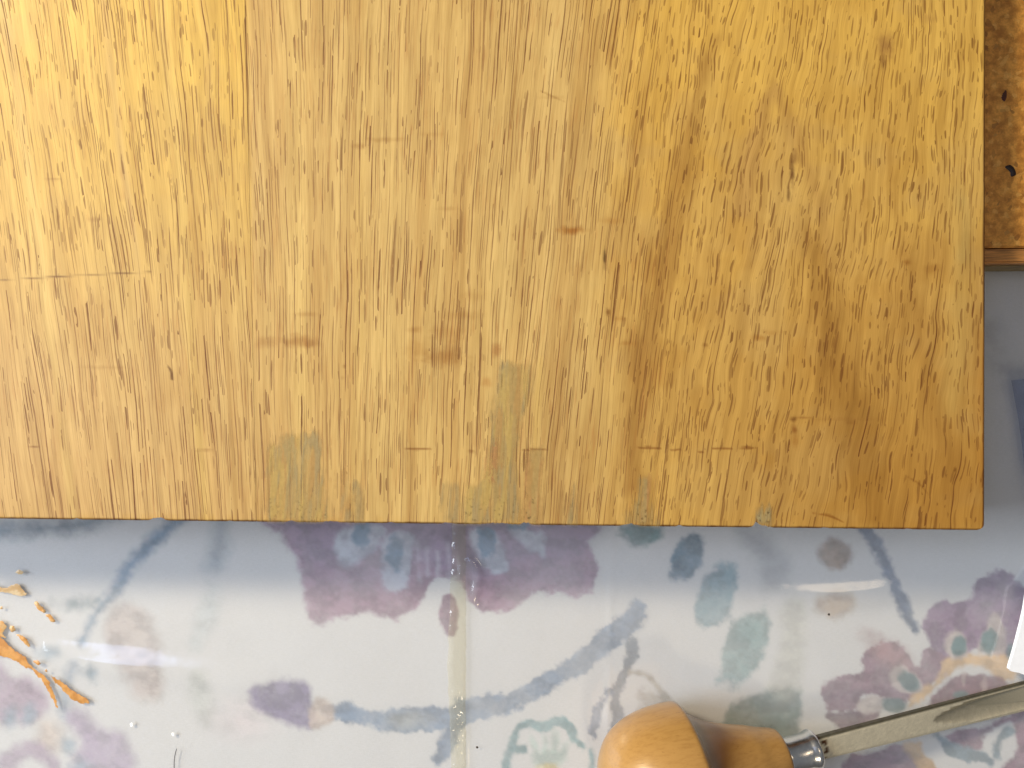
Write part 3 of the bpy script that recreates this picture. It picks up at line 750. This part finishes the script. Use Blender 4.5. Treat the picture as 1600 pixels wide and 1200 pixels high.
def leaf(name, xa, xb, seedgap, right_edge=False):
    """one leaf of veneer: px columns xa..xb (functions of y)"""
    ny = 400; nx = int((xb(400) - xa(400)) / 2.2) + 1
    s = np.linspace(0, 1, nx)[None, :]
    # extra rows close to the lower edge
    tl = np.concatenate([np.linspace(-260, 790, ny), np.linspace(792, 811, 14)])
    t0 = tl[:, None]
    yfrac = (t0 + 260) / (811.0 + 260)
    Yg = np.broadcast_to(t0, (len(tl), nx)).copy()
    a = xa(Yg[:, :1]); b_ = xb(Yg[:, :1])
    Xg = a + (b_ - a) * s
    if right_edge:
        # pack columns by the right side and round the corner
        s2 = 1 - (1 - s) ** 1.15
        Xg = a + (b_ - a) * s2
    bot = bottom_y(Xg) - chips(Xg)
    Yg = Yg + (bot - 811.0) * sstep(600, 811, Yg)
    if right_edge:
        r = 16.0
        dy = np.clip((r - (bottom_y(b_) - Yg[:, -1:])) / r, 0, 1)
        inset = r * (1 - np.sqrt(np.clip(1 - dy ** 2, 0, 1)))
        Xg = Xg - inset * sstep(b_ - 60, b_, Xg)
    dB = np.clip(bottom_y(Xg) - Yg, 0, 99)
    rr = 4.0
    drop = rr * (1 - np.sqrt(np.clip(1 - (np.clip(rr - dB, 0, rr) / rr) ** 2, 0, 1)))
    if right_edge:
        dR = np.clip(b_ - Xg, 0, 99); r2 = 5.0
        drop = np.maximum(drop, r2 * (1 - np.sqrt(np.clip(1 - (np.clip(r2 - dR, 0, r2) / r2) ** 2, 0, 1))))
    zz = ZB - drop * SB + (fbm(Xg / 180.0, Yg / 240.0, 141, 2) - .5) * 0.00015
    t, aux, U = veneer_tone(Xg, Yg)
    x, y, z = to_local(Xg, Yg, zz)
    me = grid_mesh(name, x, y, z, uv=(U + seedgap, Yg + seedgap * 3.0), cols={'tone': t, 'aux': aux})
    return link(name, me, M_VENEER, board)
joint = lambda y: 383.0 + 0.022 * np.asarray(y, float)
leaf('veneer_leaf', lambda y: np.asarray(y, float) * 0 - 260.0, lambda y: joint(y) - 0.25, 700.0)
leaf('veneer_leaf', lambda y: joint(y) + 0.25, lambda y: right_x(np.asarray(y, float)), 0.0, True)

# core under the veneer, with the sawn sides
bm = bmesh.new()
outl = [(-262, -262), (1540.5, -262), (1537.5, 812)]
for k in range(7):
    a = k / 6 * math.pi / 2
    outl.append((1537.5 - 15 + 15 * math.cos(a), 827.0 - 15 + 15 * math.sin(a)))
xs = np.linspace(1515, -262, 300)
outl += [(float(x), float(bottom_y(x) - 1.0 - chips(np.array([x]))[0] * .8)) for x in xs]
zt = ZB - 4.6 * SB; zb = 0.0165
top = []; bot = []
for x, y in outl:
    a = to_local(x, y, zt); top.append(bm.verts.new(a)); bot.append(bm.verts.new((a[0], a[1], zb - bo.z)))
n = len(outl)
bm.faces.new(bot)
for i in range(n): bm.faces.new((top[i], top[(i + 1) % n], bot[(i + 1) % n], bot[i]))
bm.faces.new(top[::-1])
bmesh.ops.recalc_face_normals(bm, faces=bm.faces)
me = bpy.data.meshes.new('plywood_core'); bm.to_mesh(me); bm.free()
link('plywood_core', me, M_CORE, board, smooth=False)

# filler patches along the lower edge
def patch(outline, cols, seed, streak=9.0, label=None, soft=7.0, al=0.62, rough=1.0):
    q = catmull(outline, 4, True)
    x0, y0 = q.min(0) - 8; x1, y1 = q.max(0) + 8
    y1 = min(y1, 829)
    xs = np.arange(x0, x1, 1.3); ys = np.arange(y0, y1, 1.5)
    XX, YY = np.meshgrid(xs, ys)
    lean = XX + (YY - 760) * 0.06
    sd = poly_sd(XX, YY, q) + (fbm(lean / 4.0, YY / 40.0, 200 + seed, 3) - .5) * 22 + (fbm(XX / 6.0, YY / 6.0, 300 + seed, 2) - .5) * 4
    sd = np.maximum(sd, YY - (bottom_y(XX) - chips(XX) - 2.4))
    a = sstep(soft, -soft, sd)
    a = a * (al - .35 * sstep(.5, .7, fbm(lean / 5.0, YY / 60.0, 400 + seed, 3)))
    keep = a > 0.02
    f = keep[:-1, :-1] | keep[1:, :-1] | keep[1:, 1:] | keep[:-1, 1:]
    t = np.ones(XX.shape + (4,)); t[..., :3] = lin(cols[0])
    for i, c in enumerate(cols[1:]):
        k = sstep(.50, .62, fbm(lean / streak, YY / 75.0, 500 + seed * 7 + i, 3))[..., None] * .8
        t[..., :3] = t[..., :3] * (1 - k) + lin(c) * k
    pit = sstep(.70, .78, fbm(XX / 3.5, YY / 3.0, 600 + seed, 2)) * sstep(740, 815, YY) * rough
    t[..., :3] *= (1 - .5 * pit)[..., None]
    t[..., :3] *= BS * np.array([1.02, 1.03, 0.84])
    t[..., 3] = a
    zz = ZB + 0.00012 + (fbm(XX / 5.0, YY / 9.0, 700 + seed, 3) - .5) * 0.0001 * rough - pit * 0.00006
    x, y, z = to_local(XX, YY, zz)
    me = grid_mesh('filler_patch', x, y, z, mask=f, cols={'tone': t})
    o = link('filler_patch', me, M_FILL, board)
    if label: o['label'] = label
    return o
GR = (196, 166, 114); GG = (186, 164, 120); TN = (204, 160, 104); PK = (206, 152, 106); PY = (216, 184, 116); BG = (178, 160, 126)
patch([(447, 684), (470, 680), (498, 679), (503, 740), (508, 824), (422, 824), (420, 760), (422, 702), (440, 700)], (GR, GG, TN, PY, BG), 1, label='greyish streaked filler patch with a square top, left of the edge')
patch([(530, 742), (542, 748), (548, 822), (528, 822)], (TN, BG), 2, al=.5)
patch([(556, 760), (566, 770), (564, 822), (552, 822)], (BG, GR), 3, al=.5)
patch([(784, 573), (800, 570), (826, 574), (826, 612), (812, 648), (806, 690), (806, 824), (730, 824), (731, 764), (748, 752), (764, 720), (770, 680), (776, 620)], (GR, GG, TN, BG, PY), 4, label='tall grey-green filler patch rising from the edge')
patch([(768, 690), (780, 700), (778, 752), (762, 748)], (PK, TN), 5, al=.55)
patch([(826, 712), (848, 706), (846, 770), (842, 824), (816, 824), (822, 770)], (TN, PK, GR), 6, label='pinkish pitted filler patch beside the tall one', rough=1.5)
patch([(688, 768), (700, 756), (716, 764), (716, 822), (690, 822)], (BG, TN), 7, al=.5)
patch([(1002, 750), (1016, 748), (1018, 780), (1026, 824), (980, 824), (990, 790), (1000, 776)], (GR, PK, GG), 8, label='small wedge of filler on the lower edge', rough=1.5)
patch([(1190, 796), (1203, 792), (1202, 824), (1180, 824), (1182, 804)], (BG, GR), 9, al=.75, rough=1.5)
patch([(888, 770), (900, 764), (902, 824), (886, 824)], (BG, TN), 10, al=.5)

# ------------------------------------------------------------------ carving tool
ta = P(1270, 1171, 0.0125); tb = P(1568, 1096, 0.0045)
ax = (tb - ta).normalized()
side = ax.cross(Vector((0, 0, 1))).normalized()    # towards the lower right of the photo
up = side.cross(ax).normalized()
Mt = Matrix((ax, -side, up)).transposed().to_4x4()  # local x along tool, y left, z up
Mt.translation = ta
tool = bpy.data.objects.new('carving_chisel', None); C.objects.link(tool); tool.matrix_world = Mt
tool.empty_display_size = 0.01
tag(tool, 'palm chisel with mushroom shaped wooden handle and steel blade lying on the plastic sheet', 'carving tool')
K = (H - 0.015) / F                       # px to m at the tool
def lathe(name, prof, mat, seg=96, parent=tool, loc=(0, 0, 0)):
    prof = np.array(prof, float); n = len(prof)
    vs = []; fs = []
    for x, r in prof:
        for k in range(seg):
            a = 2 * math.pi * k / seg; vs.append((x * K, r * K * math.cos(a), r * K * math.sin(a)))
    for i in range(n - 1):
        for k in range(seg):
            fs.append((i * seg + k, i * seg + (k + 1) % seg, (i + 1) * seg + (k + 1) % seg, (i + 1) * seg + k))
    fs.append(tuple(range(seg))[::-1]); fs.append(tuple((n - 1) * seg + k for k in range(seg)))
    me = bpy.data.meshes.new(name); me.from_pydata(vs, [], fs); me.update()
    bm = bmesh.new(); bm.from_mesh(me); bmesh.ops.recalc_face_normals(bm, faces=bm.faces); bm.to_mesh(me); bm.free()
    return link(name, me, mat, parent)
prof = [(-346, 2), (-345.5, 14), (-344, 30), (-339, 50), (-331, 68), (-318, 86), (-303, 98), (-285, 107), (-265, 113), (-243, 116.5), (-222, 117.5), (-206, 117), (-200, 115.5), (-196.5, 112), (-195, 108)]
neck = [(-193, 102), (-184, 94), (-170, 84), (-155, 76), (-138, 69.5), (-120, 64), (-100, 58.5), (-82, 52), (-68, 48), (-58, 45), (-53, 42.5), (-50.5, 38), (-50, 30), (-50, 20)]
lathe('handle', [tuple(p) for p in np.vstack([catmull(prof, 4), catmull(neck, 4)])], M_HANDLE)
fer = [(-50, 20), (-50, 27.5), (-48, 28.5), (-45, 28.6), (-40, 27.4), (-12, 27.4), (-8, 28.4), (-4, 30.2), (0, 30.6), (3, 29.6), (5, 27), (5, 22), (2, 19), (0, 12)]
lathe('ferrule', fer, M_CHROME)
# blade: bar with chamfered upper edges, a hollow near the far end
xs = np.concatenate([np.linspace(0, 200, 40, endpoint=False), np.linspace(200, 470, 110)])
js = np.array([-1, -1, -.985, -.93, -.80, -.66, -.5, -.34, -.17, 0, .17, .34, .5, .66, .80, .93, .985, 1, 1])
rows = []; cols_ = []
for x in xs:
    hw = 18.0 + 4.5 * min(x / 330.0, 1.2); th = 13.0 - 5.0 * min(x / 330.0, 1.2)
    dp = 0.0
    if x > 206: dp = (th * 1.25) * (1 - math.exp(-(x - 206) / 48.0))
    row = []; cr = []
    for i, j in enumerate(js):
        yy = j * hw; zz = 0.0
        if i in (0, len(js) - 1): zz = -th
        elif abs(j) > .9: zz = -th * (0.30 if abs(j) > .95 else 0.10)
        w = 0.74 * min(1, math.sqrt(max(x - 206, 0) / 70.0)) if x > 206 else 0
        inner = 0
        if w > 0 and abs(j) < w:
            inner = (1 - (j / w) ** 2) ** 0.5; zz -= dp * inner
        row.append((x * K, yy * K, (th * 0.5 + zz) * K))
        sc = vnoise(np.array([x / 3.0]), np.array([j * 9]), 5)[0]
        c = lin((222, 212, 186)) * (0.86 + .2 * sc)
        if j > .9: c = lin((92, 88, 72)) * (.8 + .4 * sc)  # upper side face: its shade is painted into the steel
        if inner > 0: c = c * (1 - .42 * min(inner * 1.2, 1))  # shade in the hollow put into the colour, strongest mid-channel
        if x < 22 and vnoise(np.array([x / 3.5]), np.array([j * 5]), 9)[0] > .60: c = lin((90, 60, 36))
        cr.append(c)
    rows.append(row); cols_.append(cr)
A = np.array(rows); CC = np.array(cols_)
me = grid_mesh('blade', A[..., 0], A[..., 1], A[..., 2], cols={'tone': CC})
bm = bmesh.new(); bm.from_mesh(me)
# underside and ends
be = [e for e in bm.edges if e.is_boundary]
bmesh.ops.holes_fill(bm, edges=be, sides=0)
bmesh.ops.recalc_face_normals(bm, faces=bm.faces)
bm.to_mesh(me); bm.free()
blade = link('blade', me, M_STEEL, tool, smooth=True)
me.set_sharp_from_angle(angle=R(28))

# ------------------------------------------------------------------ dried putty smears and crumbs on the sheet
o1 = (0, 795)
ZP = 'sheet'
OR = (204, 150, 84); OR2 = (186, 130, 66); CR = (214, 190, 150); CR2 = (196, 160, 108)
G = 'dried putty smears on the plastic'
def smear(pts, label, c1, c2, seed, th=0.00010, dome=1.0):
    return blob('putty_smear', Z(*o1, pts), ZP, th, M_PUTTY, label, 'putty smear', col=c1, colvar=c2, seed=seed, group=G, dome=dome)
smear([(-90, 560), (0, 590), (50, 640), (110, 680), (140, 720), (190, 760), (230, 800), (250, 850), (272, 915), (262, 920), (235, 870), (205, 810), (150, 750), (100, 725), (60, 700), (0, 680), (-90, 640)], 'largest orange putty smear, a long curved tail running in from the left edge', OR, OR2, 1)
smear([(240, 775), (270, 785), (310, 820), (370, 860), (410, 885), (412, 903), (340, 888), (300, 850), (260, 810)], 'pointed orange putty smear right of the long curved one', OR, OR2, 2)
smear([(-60, 350), (30, 365), (75, 345), (105, 365), (125, 398), (90, 400), (40, 390), (-60, 372)], 'cream coloured putty smear at the left edge, highest of the large ones', CR, CR2, 3)
smear([(70, 295), (90, 282), (112, 296), (92, 303)], 'tiny cream putty flake above the cream smear', CR, CR2, 4, 0.0003, .5)
smear([(158, 440), (178, 432), (205, 460), (212, 480), (185, 475)], 'small pale orange drop of putty between the cream and orange smears', CR2, OR, 5, 0.0005, .6)
smear([(212, 490), (232, 488), (256, 515), (245, 525), (225, 510)], 'small pale orange drop of putty, lower of the two drops', CR2, OR, 6, 0.0005, .6)
smear([(70, 580), (100, 585), (130, 605), (142, 640), (120, 630), (100, 605)], 'thin hooked orange putty smear above the long curved one', CR2, OR, 7, 0.0005, .6)
smear([(-30, 525), (10, 520), (32, 545), (15, 575), (40, 600), (0, 596), (-30, 580)], 'ragged orange putty lump on the left edge above the long smear', OR, CR2, 8)
smear([(152, 702), (175, 698), (192, 712), (180, 724), (160, 716)], 'small orange putty dot between the two large orange smears', OR, OR2, 9, 0.0005, .5)
smear([(40, 548), (62, 540), (72, 560), (55, 570)], 'small crumbly orange putty fleck beside the ragged lump', OR, CR2, 10, 0.0005, .6)
smear([(208, 744), (218, 742), (220, 754), (210, 756)], 'tiniest orange putty speck near the long smear tail', OR, OR2, 11, 0.0004, .3)
smear([(-2, 455), (10, 450), (14, 462), (2, 466)], 'tiny cream speck at the left edge below the cream smear', CR, CR2, 12, 0.0004, .3)

blob('lint', [(203, 1130), (207, 1129), (208, 1134), (204, 1135)], ZP, 0.0001, M_LINT, 'white lint speck on the plastic, left of the two', 'lint', dome=.1, step=.8, group='white specks on the plastic')
blob('lint', [(268, 1145), (272, 1144), (273, 1149), (269, 1150)], ZP, 0.0001, M_LINT, 'white lint speck on the plastic just above the dark hair', 'lint', dome=.1, step=.8, group='white specks on the plastic')
blob('grit', [(744, 1166), (747, 1166), (747, 1169), (744, 1169)], ZP, 0.0003, M_GRIT, 'dark crumb on the plastic right of the yellowed seam', 'crumb', dome=0, step=.7)
blob('grit', [(1293, 959), (1296, 958), (1297, 961), (1294, 962)], ZP, 0.0003, M_GRIT, 'dark crumb on the plastic below the bright warm crease', 'crumb', dome=0, step=.7)
def tube(name, pts, r, mat, label, cat):
    cu = bpy.data.curves.new(name, 'CURVE'); cu.dimensions = '3D'; cu.bevel_depth = r; cu.bevel_resolution = 2
    sp = cu.splines.new('POLY'); q = catmull([(a, b) for a, b in pts], 6); sp.points.add(len(q) - 1)
    for i, (a, b) in enumerate(q):
        w = P(a, b, float(sheet_z(np.array([a]), np.array([b]))[0]) + 0.00015); sp.points[i].co = (w.x, w.y, w.z, 1)
    o = bpy.data.objects.new(name, cu); C.objects.link(o)
    dg = bpy.context.evaluated_depsgraph_get(); me = bpy.data.meshes.new_from_object(o.evaluated_get(dg))
    bpy.data.objects.remove(o)
    o = link(name, me, mat); return tag(o, label, cat)
tube('hair', [(276, 1170), (273, 1182), (272, 1198), (275, 1225)], 0.00010, M_HAIR, 'short dark hair lying on the plastic at the bottom edge', 'hair')

# ------------------------------------------------------------------ things entering from the right
def sheet_obj(name, outline, z, thick, mat, label, cat, lift=None, curl=None):
    q = np.array(outline, float); bm = bmesh.new()
    t = []; b_ = []
    for i, (x, y) in enumerate(q):
        w = P(x, y, z); dz = (lift[i] if lift else 0)
        t.append(bm.verts.new((w.x, w.y, z + thick + dz))); b_.append(bm.verts.new((w.x, w.y, z + dz)))
    bm.faces.new(t[::-1]); bm.faces.new(b_)
    n = len(q)
    for i in range(n): bm.faces.new((t[i], t[(i + 1) % n], b_[(i + 1) % n], b_[i]))
    bmesh.ops.recalc_face_normals(bm, faces=bm.faces)
    me = bpy.data.meshes.new(name); bm.to_mesh(me); bm.free()
    o = link(name, me, mat, smooth=False); return tag(o, label, cat)
edge = [(1600, 930), (1597, 950), (1592, 972), (1586, 996), (1580, 1018), (1574, 1038), (1573, 1043), (1577, 1047), (1588, 1049), (1602, 1054), (1700, 1090), (1760, 960), (1640, 880)]
sheet_obj('folded_paper', edge, 0.0050, 0.0012, M_PAPER, 'white folded paper poking in from the right edge above the blade', 'paper')
sheet_obj('blue_plastic_cover', [(1580, 594), (1640, 586), (1760, 575), (1790, 820), (1630, 840), (1600, 724), (1592, 660)], 0.0030, 0.0018, M_BLUE, 'dark blue see-through plastic cover at the right edge', 'plastic cover')
